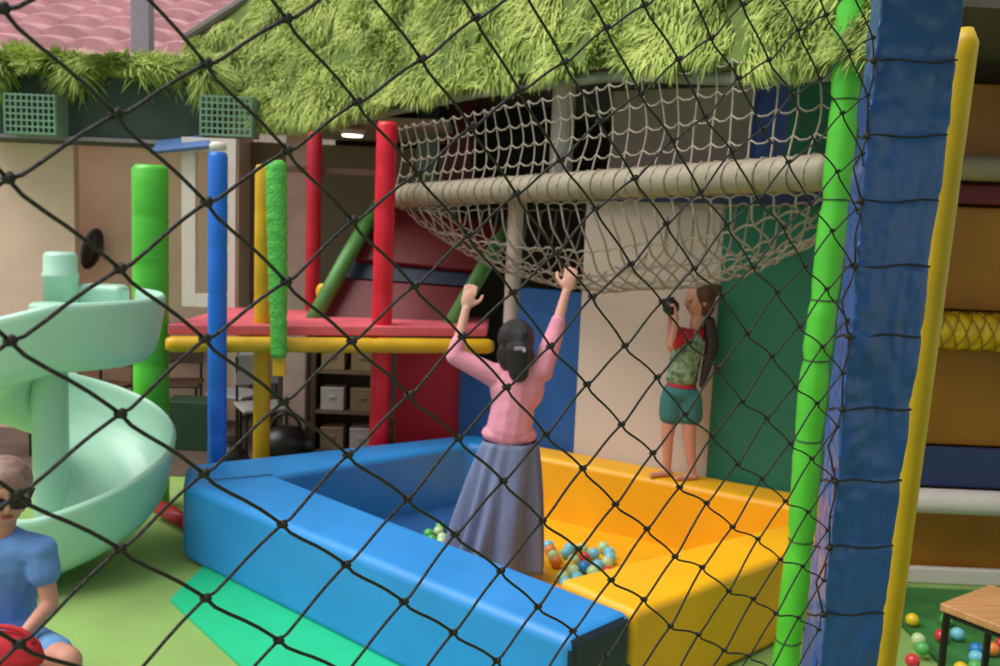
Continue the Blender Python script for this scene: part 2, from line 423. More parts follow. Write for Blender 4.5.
# ---------------- cream column, far red post pads ----------------
c_ = P(514, 270, 6.5)
single(MB().lathe([(.06, 0), (.06, 2.27)], (c_.x, c_.y + .35, 0)), 'column', cream, 'slim cream column under the white net bridge', 'column', smooth=False)

# ---------------- net bridge: beam, hanging net, railing net ----------------
E0, E1 = P(396, 196, 7.0), P(832, 172, 4.12)
tn = thing('net_bridge', 'white beam with a sagging white rope net hung below it', 'net bridge', E0.lerp(E1, .5))
pts = []; rs = []
for i in range(81):
    p = E0.lerp(E1, i / 80); pts.append(p); rs.append(.085 * (1 - .06 * (i % 4 == 0)))
mb = MB(); mb.tube(pts, rs, 14)
mb.build('padded_beam', offw, tn, smooth=True)
back = bn * .0
ed = (E1 - E0).normalized(); en = Vector((-ed.y, ed.x, 0)).normalized()
if en.y < 0: en = -en
def netpt(u, v):    # hammock surface
    p = E0.lerp(E1, .02 + .96 * u); w_ = 1.0
    s = min(1, sin(pi * min(max(u, 0), 1)) ** .55) if 0 < u < 1 else 0
    sg = .60 * (1 - .16 * u) * s * (sin(pi * min(v * .92 + .0, 1)) ** .7 if 0 < v < 1 else 0)
    q = p + en * (v * .95 * (.4 + .6 * s)) - Vector((0, 0, .09 + sg))
    q += Vector((noise.noise(q * 3) * .03, 0, noise.noise(q * 3 + Vector((5, 0, 0))) * .03))
    return q
def ropenet(fn, nu, nv, r, diamond=False, sub=3):
    mb = MB()
    for i in range(nu + 1):
        mb.tube([fn(i / nu, j / (nv * sub)) for j in range(nv * sub + 1)], r, 5)
    for j in range(nv + 1):
        mb.tube([fn(i / (nu * sub), j / nv) for i in range(nu * sub + 1)], r, 5)
    return mb
def wob(u, v): 
    q = netpt(u, v); return q + ed * .02 * sin(v * 23 + u * 9) + Vector((0, 0, .018 * abs(sin(u * 29 * pi)) - .01))
ropenet(wob, 29, 7, .0066).build('hanging_net', rope_w, tn, smooth=True)
def railpt(u, v):
    p = E0.lerp(E1, u); q = p + Vector((0, 0, .05 + v * (.47 + .07 * u))) + en * .05 * sin(v * 3)
    q += Vector((noise.noise(q * 4) * .03, noise.noise(q * 4 + Vector((9, 0, 0))) * .03, 0)) - Vector((0, 0, .028 * abs(sin(u * 31 * pi)) * (1 if v > 0 else 0)))
    return q
ropenet(railpt, 31, 4, .005).build('railing_net', rope_w, tn, smooth=True)
lac = MB()
for i in range(1, 40):
    p = E0.lerp(E1, i / 40); ring = []
    for k in range(10):
        a_ = 2 * pi * k / 10; ring.append(p + (en * cos(a_) + Vector((0, 0, 1)) * sin(a_)) * .088 + ed * .01 * sin(a_))
    lac.tube(ring, .0045, 5, closed=True)
lac.build('lacing_cord', rope_w, tn, smooth=True)

# ---------------- upper floor things seen through the railing ----------------
c_ = P(563, 120, 6.7)
single(MB().lathe([(.085, 2.4), (.085, 3.3)], (c_.x, c_.y, 0), 18), 'column', white, 'round white column standing on the upper floor behind the railing net', 'column')
for i, (x0, x1, mm_, lb) in enumerate(((418, 440, mat('pad_green', (110, 132, 112), .6), 'grey green padded upright at the left of the upper floor'), (446, 476, dred, 'dark red padded upright on the upper floor behind the railing net'))):
    a, b_ = P(x0, 120, 8.3), P(x1, 120, 8.3)
    single(MB().box(((a.x + b_.x) / 2, 8.3, 2.75), (b_.x - a.x, .12, .9)), 'padded_upright', mm_, lb, 'post', bevel=.03)
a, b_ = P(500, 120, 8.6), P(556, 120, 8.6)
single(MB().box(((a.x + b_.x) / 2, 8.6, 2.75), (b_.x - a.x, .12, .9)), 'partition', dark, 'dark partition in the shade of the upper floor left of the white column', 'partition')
a, b_ = P(756, 100, 5.3), P(787, 100, 5.3)
single(MB().box(((a.x + b_.x) / 2, 5.3, 2.86), (b_.x - a.x, .16, .85)), 'padded_column', mat('column_blue', (36, 68, 140), .5), 'navy blue padded column hanging behind the railing net near the lime pole', 'column', bevel=.03)
a, b_ = P(790, 100, 5.5), P(850, 100, 5.5)
single(MB().box(((a.x + b_.x) / 2, 5.75, 2.75), (b_.x - a.x, .1, .6)), 'partition', green_p, 'dark green partition behind the railing net right of the navy column', 'partition', bevel=.02)

# ---------------- lime pole and big blue post, yellow strip ----------------
cp = [(856, -60), (852, 0), (848, 60), (845, 100), (836, 200), (824, 300), (816, 360), (808, 440), (801, 540), (788, 640), (776, 740), (768, 800)]
tl = thing('padded_pole', 'tall lime green padded pole in front of the yellow pit wall', 'pole', P(768, 800, 4.0))
pts = []; rs = []
for i in range(len(cp) - 1):
    a, b_ = P(*cp[i], 4.0), P(*cp[i + 1], 4.0)
    kk = 6
    for j in range(kk):
        pts.append(a.lerp(b_, j / kk)); rs.append(.062 * (1 + .03 * sin(i * 3 + j)) * (.86 if j == 0 and i > 0 else 1))
pts = [p for p in pts]
zmin = .0
last = Vector((pts[-1].x - .01, pts[-1].y, 0.0)); pts.append(last); rs.append(.062)
MB().tube(pts, rs, 16).build('padding', lime, tl, smooth=True)
cordm = mat('dark_green_cord', (20, 60, 20), .6)
for k in range(6, len(pts) - 2, 6):
    ring = MB(); ring.tube([pts[k] + Vector((cos(a * pi / 6), sin(a * pi / 6), 0.0)) * (rs[k] + .003) for a in range(12)], .0035, 5, closed=True)
    ring.build('tie_cord', cordm, tl)


tbp = thing('padded_pillar', 'wide glossy blue padded pillar laced with black rope at the right', 'pillar', (0.92, 2.7, 0))
def corner_line(x0, x666, Y):
    def f_(y): return P(x0 + (x666 - x0) * y / 666, y, Y)
    return f_
cFL, cFR, cBL, cBR = corner_line(881, 820, 2.60), corner_line(965, 877, 2.66), corner_line(871, 801, 2.84), corner_line(958, 872, 2.9)
rows = []; mb = MB(); ny = 220
def ring_at(y):
    out = []
    q4 = [cFL(y), cFR(y), cBR(y), cBL(y)]
    nn = (28, 12, 14, 18)
    for i in range(4):
        a, b_ = q4[i], q4[(i + 1) % 4]
        for j in range(nn[i]): out.append(a.lerp(b_, j / nn[i]))
    return out
cen = lambda r: sum(r, Vector()) / len(r)
vs = []; Y0, Y1 = -60, 905
tie_y = [57, 132, 197, 262, 332, 405, 477, 543, 610, 680, 750]
for k in range(ny + 1):
    y = Y0 + (Y1 - Y0) * k / ny; r = ring_at(y); c0 = cen(r)
    if k == ny:
        for p in r: p.z = 0
    for p in r:
        d = (p - c0); 
        crease = min(abs(y - t_) for t_ in tie_y)
        s = 1 - .035 * math.exp(-(crease / 6) ** 2) + .07 * noise.noise(Vector((p.x * 13, p.y * 13, p.z * 7))) + .07 * max(0, 1 - (p - r[0]).length / .12) * noise.noise(Vector((p.x * 20, p.y * 20, p.z * 34))) + .03 * noise.noise(Vector((p.x * 40, p.y * 40, p.z * 16)))
        vs.append(c0 + Vector((d.x * s, d.y * s, d.z)))
nr = 72; fs = []
for k in range(ny):
    for j in range(nr): fs.append((k * nr + j, k * nr + (j + 1) % nr, (k + 1) * nr + (j + 1) % nr, (k + 1) * nr + j))
fs += [tuple(range(nr)), tuple(range(ny * nr, (ny + 1) * nr))]
MB().add(vs, fs).build('cushion', deep_blue, tbp, smooth=True)
rp = MB()
for i, y in enumerate(tie_y[:9]):
    r = ring_at(y + 4); c0 = cen(r)
    pth = [c0 + (p - c0) * 1.0 + Vector((0, 0, .004 * sin(j * .25 + i))) for j, p in enumerate(r)]
    rp.tube(pth, .0032, 6, closed=True)
    rp.ell(cFL(y + 4) + Vector((-.006, -.004, 0)), .011, seg=8, rings=6)
for i in range(8):
    a, b_ = cFL(tie_y[i] + 4) + Vector((-.006, -.006, 0)), cFL(tie_y[i + 1] + 4) + Vector((-.006, -.006, 0))
    m_ = a.lerp(b_, .5) + Vector((-.035 if i % 2 else -.012, -.01, 0))
    rp.tube([a, a.lerp(m_, .5) + Vector((.005, 0, 0)), m_, m_.lerp(b_, .5), b_], .003, 6)
rp.build('lacing_rope', rope_b, tbp, smooth=True)

# yellow strip post
ysl, ysr = corner_line(961, 877, 2.98), corner_line(988, 899, 2.98)
mb = MB(); vs = []; kk = 60
for k in range(kk + 1):
    y = 26 + (905 - 26) * k / kk; a, b_ = ysl(y), ysr(y)
    c0 = a.lerp(b_, .5); hw = (b_ - a).length / 2 * (1 - .5 * (k == 0)) ; 
    if k == kk: c0.z = 0
    for j in range(14):
        an = 2 * pi * j / 14
        wv = 1 + .04 * noise.noise(Vector((j * .7, k * .5, 3)))
        vs.append(c0 + Vector((hw * cos(an) * wv, hw * sin(an) * wv + .03, 0)))
fs = [(k * 14 + j, k * 14 + (j + 1) % 14, (k + 1) * 14 + (j + 1) % 14, (k + 1) * 14 + j) for k in range(kk) for j in range(14)] + [tuple(range(14)), tuple(range(kk * 14, kk * 14 + 14))]
mb.add(vs, fs)
single(mb, 'padded_pole', mat('strip_yellow', (222, 182, 18), .45, .08, 3, .2, 8), 'long yellow padded pole right behind the big blue pillar', 'pole', smooth=True)

# ---------------- right hand play frame ----------------
YR = 5.25
xl = P(905, 300, YR).x; xr = xl + 2.6
def zY(py, Y=YR, px=960): return P(px, py, Y).z
tf = thing('climbing_tower', 'play tower of mustard panels with white and netted yellow rolls at the right edge', 'play tower', ((xl + xr) / 2, YR, 0))
def panel(z0, z1, m, th=.06, dy=0.0, name='padded_panel'):
    MB().box(((xl + xr) / 2, YR + dy, (z0 + z1) / 2), (xr - xl, th, z1 - z0)).build(name, m, tf, bevel=.012)
panel(zY(152), 3.03, mat('panel_brown', (170, 108, 20), .5, .1), dy=.25)
panel(zY(312), zY(205), mustard, dy=.2)
panel(zY(203), zY(182), dred, dy=.12, name='padded_strip')
panel(zY(452), zY(352), mustard, dy=.2)
panel(zY(492), zY(452), mat('panel_navy', (44, 62, 108), .5), dy=.12, name='padded_strip')
panel(zY(604), zY(514), mustard, dy=.2)
MB().box(((xl + xr) / 2, YR + .1, .05), (xr - xl, .05, .1)).build('skirting_board', white, tf, bevel=.01)
for (py, rr, m, nm) in ((167, .075, offw, 'padded_beam'), (502, .075, white, 'padded_roll')):
    zc = zY(py)
    MB().tube([(xl, YR, zc), (xl + .02, YR, zc), (xr, YR, zc)], [rr * .8, rr, rr], 18).build(nm, m, tf, smooth=True)
zc = zY(331)
pts = [Vector((xl + (xr - xl) * i / 90, YR - .02, zc)) for i in range(91)]
t = MB().tube(pts, [.108 * (1 + .06 * sin(i * 1.4)) for i in range(91)], 18).build('netted_roll', mat('roll_yellow', (240, 196, 24), .4, .1, 18), tf, smooth=True)
nb = MB()
for s in (-1, 1):
    for k in range(4):
        nb.tube([Vector((xl + (xr - xl) * i / 160, YR - .02 + .116 * cos(s * i * .33 + k * pi / 2), zc + .116 * sin(s * i * .33 + k * pi / 2))) for i in range(161)], .004, 5)
bpy.context.view_layer.update()
nb.build('wrapping_net', mat('amber_net', (150, 110, 20), .6), t)
a = P(905, 0, YR + .35)
struct('wall_right', MB().box(((xl + xr) / 2, YR + .4, 1.7), (xr - xl, .06, 3.4)), mat('right_back', (70, 44, 28), .8))
# green floor mat and balls on the right
gm = MB().box(((xl + xr) / 2 - .1, 4.45, .012), (xr - xl, 1.5, .022))
single(gm, 'floor_mat', mat('right_mat', (60, 130, 60), .7, .2, 6), 'darker green floor mat below the wooden table', 'mat')
notable = lambda p: p.x > 1.55
scatter(905, 1040, 618, 690, 24, .024, 'on the floor mat near the wooden table', 'balls by the wooden table', cond=notable, layers=False, r=.035, colset=cols + ['green', 'green'])

# ---------------- wooden table ----------------
tz = .56
c0 = on(940, 603, tz); c1 = on(990, 584, tz)
ux = (c1 - c0).normalized(); uy = Vector((ux.y, -ux.x, 0))
tt = thing('side_table', 'small square table with light wooden top and thin black legs', 'table', (c0.x + .3, c0.y - .05, 0))
W_, D_ = .42, .55
cs = [c0, c0 + uy * D_, c0 + uy * D_ + ux * W_, c0 + ux * W_]
MB().hexa([v - Vector((0, 0, .035)) for v in cs], cs).build('table_top', wood, tt, bevel=.006)
cc = sum(cs, Vector()) / 4
for v in cs:
    p = v.lerp(cc, .09)
    MB().hexa([Vector((p.x + dx * .011, p.y + dy * .011, 0.0)) for dx, dy in ((-1, -1), (1, -1), (1, 1), (-1, 1))],
              [Vector((p.x + dx * .011, p.y + dy * .011, tz - .036)) for dx, dy in ((-1, -1), (1, -1), (1, 1), (-1, 1))]).build('leg', black, tt)
q = [v.lerp(cc, .09) - Vector((0, 0, .05)) for v in cs]
fr = MB()
for i in range(4): fr.tube([q[i], q[(i + 1) % 4]], .01, 6)
fr.build('frame', black, tt)

# ---------------- mint slide ----------------
SY = 5.05
sx = P(50, 400, SY + .1).x
ts_ = thing('spiral_slide', 'mint green plastic spiral slide on the left of the pit', 'slide', (sx, SY, 0))
MB().lathe([(.105, .0), (.1, .05), (.1, 1.5), (.098, 1.52), (.085, 1.53)], (sx, SY + .1, 0), 24).build('column', mint, ts_, smooth=True)
def chute(u, v):   # u along the descent, v inner..outer
    th_d = 62 - u * 545
    z = 1.24 if th_d > -60 else 1.24 - (.272 / 90) * (-60 - th_d)
    z = max(z, .12)
    wide = .0 if th_d > -60 else min(1, (-60 - th_d) / 200) * .08
    th = radians(th_d)
    pr = [(0, .10), (.06, .03), (.20, -.01), (.42, -.03), (.62, -.01), (.78, .04), (.88, .12), (.95, .24), (.975, .33), (1.0, .35), (1.03, .33), (1.01, .24), (.97, .12), (.93, .03), (.85, -.03)]
    k = v * (len(pr) - 1); i = min(int(k), len(pr) - 2); f_ = k - i
    rr = pr[i][0] * (1 - f_) + pr[i + 1][0] * f_; zz = pr[i][1] * (1 - f_) + pr[i + 1][1] * f_
    r = .1 + rr * (.52 + wide * .7)
    return Vector((sx + r * cos(th), SY + .1 + r * sin(th), z + zz))
o = MB().grid(chute, 130, 42).build('chute', mint, ts_, smooth=True)
sm = o.modifiers.new('solid', 'SOLIDIFY'); sm.thickness = .018
a = P(61, 300, 5.4)
MB().lathe([(.1, 1.35), (.1, 1.66), (.105, 1.665), (.105, 1.68), (.095, 1.69), (.095, P(61, 256, 5.4).z), (.08, P(61, 252, 5.4).z)], (a.x, a.y, 0), 24).build('post_stub', mint, ts_, smooth=True)
a, b_ = P(80, 290, 5.5), P(126, 290, 5.5)
MB().box(((a.x + b_.x) / 2, 5.5, 1.5), (b_.x - a.x, .16, 2 * (P(100, 284, 5.5).z - 1.5))).build('side_guard', mint, ts_, bevel=.04, seg=4)
# red base pipe
a, b_ = on(160, 508, .07), on(190, 524, .06)
single(MB().tube([a, a.lerp(b_, .5), b_], .05, 14), 'base_pipe', mat('pipe_red', (190, 24, 40), .4), 'short red pipe on the floor between slide and pit', 'pipe', smooth=True)

# ---------------- window frame, wall lamp ----------------
tw = []
a, b_ = P(183, 137, 7.4), P(236, 308, 7.4)
fw = .11
t = MB()
t.box((a.x + fw / 2, 7.4, (a.z + b_.z) / 2), (fw, .07, a.z - b_.z))
t.box((b_.x - fw / 2, 7.4, (a.z + b_.z) / 2), (fw, .07, a.z - b_.z))
t.box(((a.x + b_.x) / 2, 7.4, a.z - fw / 2), (b_.x - a.x - 2 * fw - .001, .068, fw))
t.box(((a.x + b_.x) / 2, 7.4, b_.z + fw / 2), (b_.x - a.x - 2 * fw - .001, .068, fw))
struct('window_1', t, white)
c_ = P(89, 249, 8.6)
t = thing('wall_lamp', 'dark oval lamp on the tan wall above the slide', 'lamp', (c_.x, 8.8, c_.z - .2))
MB().ell((c_.x, 8.66, c_.z), (.1, .09, .21), Matrix.Rotation(radians(18), 3, 'Y')).build('shade', mat('dark_brown_shade', (44, 30, 26), .4), t, smooth=True)
MB().tube([(c_.x, 8.7, c_.z), (c_.x, 8.88, c_.z)], .025, 10).build('bracket', black, t)

# ---------------- left fascia, planter, grass ----------------
def blades(fn, n, ln, m, name, wdt=.012, droop=.0, flow=Vector((0, 0, -1)), parent=None, nrm=Vector((-.3, -1, .2))):
    mb = MB(); vs = []; fs = []
    for i in range(n):
        p, out = fn(random.random(), random.random())
        l = ln * random.uniform(.5, 1.25)
        nn = noise.noise_vector(p * 3.5); d = (out * random.uniform(.1, .9) + flow * random.uniform(.5, 1.2) + nn * 1.5 + Vector((random.uniform(-.5, .5), random.uniform(-.4, .4), random.uniform(-.4, .4)))).normalized()
        s = d.cross(out).normalized() if d.cross(out).length > .01 else Vector((1, 0, 0))
        s = (s + Vector((random.uniform(-.4, .4), random.uniform(-.4, .4), random.uniform(-.4, .4)))).normalized()
        b0 = p + out * .02; m1 = b0 + d * l * .5 + out * l * .18; e_ = b0 + d * l + Vector((0, 0, -l * .18))
        w_ = wdt * random.uniform(.6, 1.3); o_ = len(vs)
        vs += [b0 - s * w_ * .5, b0 + s * w_ * .5, m1 + s * w_ * .6, m1 - s * w_ * .6, e_]
        fs += [(o_, o_ + 1, o_ + 2, o_ + 3), (o_ + 3, o_ + 2, o_ + 4)]
    me = bpy.data.meshes.new(name); me.from_pydata([tuple(v) for v in vs], [], fs); me.update()
    me.materials.append(m)
    o = bpy.data.objects.new(name, me); C.objects.link(o)
    return o
# main hanging grass roof
bot = [P(212, 116, 8.0), P(275, 124, 7.5), P(330, 116, 7.3), P(400, 100, 7.05), P(480, 82, 6.3), P(620, 62, 5.3), P(740, 64, 4.6), P(890, 52, 3.8)]
top = [P(188, 46, 8.4), P(250, 2, 8.5), P(310, -60, 8.3), P(400, -90, 8.0), P(480, -120, 7.2), P(620, -160, 6.2), P(740, -200, 5.5), P(930, -260, 4.8)]
def roofp(u, v):
    k = u * (len(bot) - 1); i = min(int(k), len(bot) - 2); f_ = k - i
    b0 = bot[i].lerp(bot[i + 1], f_); t0 = top[i].lerp(top[i + 1], f_)
    return b0.lerp(t0, v)
def roof_out(u, v):
    e = .01; a = roofp(min(u + e, 1), v) - roofp(max(u - e, 0), v); b = roofp(u, min(v + e, 1)) - roofp(u, max(v - e, 0))
    n_ = a.cross(b).normalized()
    return -n_ if n_.y > 0 else n_
o = MB().grid(lambda u, v: roofp(u, v) + Vector((0, 0, .05 * noise.noise(roofp(u, v) * 2))), 50, 20).build('roof_sheet', grassB)
sm = o.modifiers.new('s', 'SOLIDIFY'); sm.thickness = .06; sm.offset = 0
o.name = 'grass_roof'; tag(o, 'sloping green roof slope carrying the artificial grass', 'roof')
def gfn(u, v):
    v = v * .98
    for _ in range(4):
        if noise.noise(roofp(u, v) * 5.5) > -.3: break
        u, v = random.random(), random.random() * .98
    # grass hangs over the lower edge
    return roofp(u, v - .02 + .0), roof_out(u, max(v, .02))
def gmat(name, c1, c2, c3):
    m = mat(name, c1, .75)
    nt = m.node_tree; r = [n for n in nt.nodes if n.type == 'VALTORGB'][0]; nz = [n for n in nt.nodes if n.type == 'TEX_NOISE'][0]
    nz.inputs['Scale'].default_value = 3.5; nz.inputs['Detail'].default_value = 6
    r.color_ramp.elements[0].color = (*[lin(x) for x in c2], 1); r.color_ramp.elements[1].color = (*[lin(x) for x in c1], 1)
    e = r.color_ramp.elements.new(.5); e.color = (*[lin(x) for x in c3], 1)
    b = nt.nodes['Principled BSDF']
    b.inputs['Transmission Weight'].default_value = 0
    return m
gM = gmat('grass_blade', (190, 204, 108), (116, 136, 56), (162, 180, 84))
tag(blades(gfn, 115000, .105, gM, 'hanging_grass', wdt=.010), 'dense artificial grass hanging from the roof over the play area', 'grass', kind='stuff')
# edge trim along the roof's lower edge
mb = MB()
for i in range(4, len(bot) - 2): pass
mb.tube([roofp(u / 30, -.01) + Vector((0, .12, -.04)) for u in range(0, 31)], .035, 8)
single(mb, 'roof_edge_rail', mat('rail_greygreen', (140, 144, 128), .6), 'grey green rail along the lower edge of the grass roof', 'rail')
mb = MB(); mb.tube([top[0] + Vector((-.03, -.03, .05)), top[1] + Vector((0, 0, .05)), P(300, -40, 8.4)], .045, 8)
single(mb, 'gutter', mat('gutter_brown', (120, 108, 104), .6), 'grey brown gutter along the upper left edge of the grass roof', 'gutter')

# left planter fascia
YL = 7.6
a, b_ = P(-60, 92, YL), P(212, 92, YL)
z0_, z1_ = P(100, 142, YL).z, P(100, 72, YL).z
tpn = thing('planter_ledge', 'dark green hanging ledge filled with grass below the tiled roof', 'planter', ((a.x + b_.x) / 2, YL, z0_))
MB().box(((a.x + b_.x) / 2, YL + .3, (z0_ + z1_) / 2), (b_.x - a.x, .5, z1_ - z0_)).build('fascia', dgreen, tpn, bevel=.01)
MB().box(((a.x + b_.x) / 2, YL + .02, z0_ + .02), (b_.x - a.x, .06, .03)).build('rail', grey, tpn)
def pfn(u, v): return Vector((a.x + (b_.x - a.x) * u, YL + .04 + .3 * v * v, z1_ - .12 * (v < .35) * v + .04 * noise.noise(Vector((u * 12, 0, 0))))), Vector((0, -.9, .35))
g_ = blades(pfn, 16000, .26, gM, 'grass', wdt=.014, flow=Vector((0, -.3, .0))); g_['kind'] = 'stuff'; g_.parent = tpn; g_.location = -Vector(tpn.location)
# green mesh baskets
for px, py, lb in ((30, 114, 'pale green mesh crate at the far left end of the planter ledge'), (226, 116, 'pale green mesh crate hanging beside the white window frame')):
    c_ = P(px, py, YL - .2); m_ = MB()
    for i in range(7):
        m_.box(c_ + Vector((0, 0, -.15 + .05 * i)), (.42, .02, .014))
    for i in range(10):
        m_.box(c_ + Vector((-.2 + .0445 * i, 0, 0)), (.012, .022, .32))
    for s in (-1, 1):
        m_.box(c_ + Vector((s * .205, .1, 0)), (.02, .2, .32))
    m_.box(c_ + Vector((0, .1, -.155)), (.42, .2, .012))
    single(m_, 'mesh_crate', mat('mesh_green', (120, 158, 132), .6), lb, 'crate')
# blue tarp piece
a, b_ = P(140, 143, 7.45), P(205, 132, 7.3)
single(MB().slab([P(150, 151, 7.25), P(210, 145, 7.25), P(208, 134, 7.5), P(158, 140, 7.5)], .03), 'awning', mat('awning_blue', (70, 108, 160), .6), 'small blue awning above the white window frame', 'awning', bevel=.008)

# ---------------- tiled roof, pole, white house ----------------
def tilef(u, v):
    x = -7.2 + u * 6.0; y = 8.4 + v * 3.2
    row = (v * 8) % 1
    z = 3.12 + v * 1.5 + .075 * abs(sin(x * pi / .44)) ** .8
    return Vector((x, y, z + .13 * (1 - row) ** .8))
o = MB().grid(tilef, 280, 160).build('tiled_roof', tile, smooth=False)
sm = o.modifiers.new('s', 'SOLIDIFY'); sm.thickness = .05
tag(o, 'pinkish clay tiled roof at the top left', 'roof')
mb = MB().box((-4.6, 8.3, 3.06), (5.4, .12, .1))
single(mb, 'gutter', mat('gutter_white', (206, 196, 196), .6), 'pale gutter under the clay tiles', 'gutter', bevel=.02)
a = P(146, 20, 8.3)
single(MB().box((a.x, 8.22, 2.9 + .7), (.17, .12, 1.8)), 'pole', mat('pole_grey', (160, 150, 160), .6), 'grey square pole standing in front of the clay tiles', 'pole', bevel=.01)
a, b_ = P(172, 30, 12.5), P(300, -60, 12.5)
single(MB().box(((a.x + b_.x) / 2, 12.8, 2.8), (b_.x - a.x + 1.5, .4, 5.6)), 'house', mat('house_white', (236, 216, 214), .8), 'pale house front beyond the tiled roof', 'house')

# ---------------- soffit light, brown beam ----------------
c_ = P(352, 155, 7.9)
t = thing('ceiling_light', 'small bright oval ceiling light behind the red posts', 'lamp', (c_.x, c_.y, 2.76))
MB().lathe([(.1, 2.79), (.12, 2.83)], (c_.x, c_.y, 0), 18).build('rim', white, t, smooth=True)
MB().lathe([(.085, 2.775), (.09, 2.788)], (c_.x, c_.y, 0), 18).build('diffuser', whiteL, t)
a, b_ = P(268, 168, 7.35), P(392, 174, 7.35)
single(MB().tube([a, b_], .035, 4), 'wooden_beam', brown, 'thin brown beam running between the two red posts', 'beam')
# pale curtain/pillar behind the green sleeve
a, b_ = P(286, 230, 7.9), P(310, 230, 7.9)
single(MB().box(((a.x + b_.x) / 2, 7.95, 1.4), (b_.x - a.x, .2, 2.8)), 'pillar', mat('pillar_pale', (214, 184, 174), .7), 'pale pillar between the lime sleeve and the far red post', 'pillar', bevel=.02)
# wall behind platform
struct('wall_mid', MB().box((-2.0, 9.3, 1.4), (3.0, .08, 2.8)), mat('wall_mid_paint', (150, 130, 116), .9, .06))

# ---------------- things stored below and behind the platform ----------------
def shelf(px0, px1, Y, zt, label):
    a, b_ = P(px0, 400, Y), P(px1, 400, Y); w_ = b_.x - a.x; cx = (a.x + b_.x) / 2
    t = thing('shelf_unit', label, 'shelf', (cx, Y, 0))
    for s in (-1, 1): MB().box((cx + s * (w_ / 2 - .015), Y, zt / 2), (.03, .35, zt)).build('side_panel', brown, t)
    for k in range(4): MB().box((cx, Y, .03 + k * (zt - .05) / 3), (w_ - .062, .34, .03)).build('shelf_board', mat('shelf_tan', (150, 124, 100), .6), t)
    MB().box((cx, Y + .165, zt / 2), (w_ - .064, .012, zt - .04)).build('back_panel', brown, t)
    return cx, w_
cx, w_ = shelf(316, 384, 7.9, 1.12, 'brown open shelf unit with boxes under the red platform')
for k in range(3):
    z = .045 + k * (1.07 / 3)
    for i, dx in enumerate((-.13, .13)):
        mb = MB().box((cx + dx, 7.85, z + .002 + .09), (.2, .22, .18)).box((cx + dx, 7.85, z + .19), (.206, .226, .02)).box((cx + dx, 7.732, z + .12), (.06, .01, .025))
        single(mb, 'storage_box', (card, white, card)[(k + i) % 3], '%s storage box on the %s level of the brown shelf, %s side' % (('tan', 'white', 'tan')[(k + i) % 3], ('bottom', 'middle', 'upper')[k], ('left', 'right')[i]), 'box', 'boxes on the brown shelf', bevel=.006)
def chair(c, rz, m, label):
    t = thing('chair', label, 'chair', (c.x, c.y, 0), 'chairs behind the pit')
    M = Matrix.Rotation(rz, 3, 'Z')
    def T(x, y, z): return Vector((c.x, c.y, 0)) + M @ Vector((x, y, z))
    MB().box(T(0, 0, .44), (.4, .4, .035), rz).build('seat', m, t, bevel=.012)
    MB().hexa([T(-.19, .18, .6), T(.19, .18, .6), T(.19, .2, .6), T(-.19, .2, .6)], [T(-.19, .22, .86), T(.19, .22, .86), T(.19, .24, .86), T(-.19, .24, .86)]).build('backrest', m, t, bevel=.01)
    for x, y in ((-.17, -.17), (.17, -.17)): MB().tube([T(x, y, 0), T(x, y, .43)], .013, 8).build('leg', black, t)
    for x, y in ((-.17, .19), (.17, .19)): MB().tube([T(x, y, 0), T(x, y, .5), T(x, y + .03, .84)], .013, 8).build('leg', black, t)
chair(P(262, 400, 7.6), .5, mat('chair_grey', (170, 166, 166), .5), 'pale grey chair with black legs just right of the yellow post')
chair(P(238, 400, 8.1), -.4, mat('chair_grey', (170, 166, 166), .5), 'pale grey chair between the blue post and the yellow post')
chair(P(180, 400, 8.5), .2, brown, 'brown chair seen between the lime and blue posts')
chair(P(12, 430, 7.4), .3, brown, 'brown chair at the far left edge behind the sitting girl')
chair(P(104, 380, 8.2), -.2, brown, 'brown chair seen under the slide trough')
def bag(c, s, label):
    mb = MB().ell(c + Vector((0, 0, s * .75)), (s, s * .7, s * .75))
    o = thing('bag', label, 'bag', (c.x, c.y, c.z))
    mb.build('body', black, o, smooth=True)
    MB().tube([c + Vector((s * .5 * cos(a), 0, s * 1.35 + s * .55 * sin(a))) for a in [pi * i / 8 for i in range(9)]], s * .07, 6).build('strap', black, o, smooth=True)
bag(Vector((P(292, 405, 7.5).x, 7.3, 0)) , .24, 'round black bag on the floor left of the shelf unit')
bag(Vector((P(240, 410, 7.3).x, 7.0, 0)), .17, 'black bag on the floor right of the blue post')
a, b_ = P(176, 430, 7.8), P(210, 430, 7.8)
single(MB().box(((a.x + b_.x) / 2, 7.8, .22), (b_.x - a.x + .12, .3, .44)), 'cabinet', mat('cab_green', (30, 66, 40), .6), 'low dark green cabinet between the lime and blue posts', 'cabinet', bevel=.01)

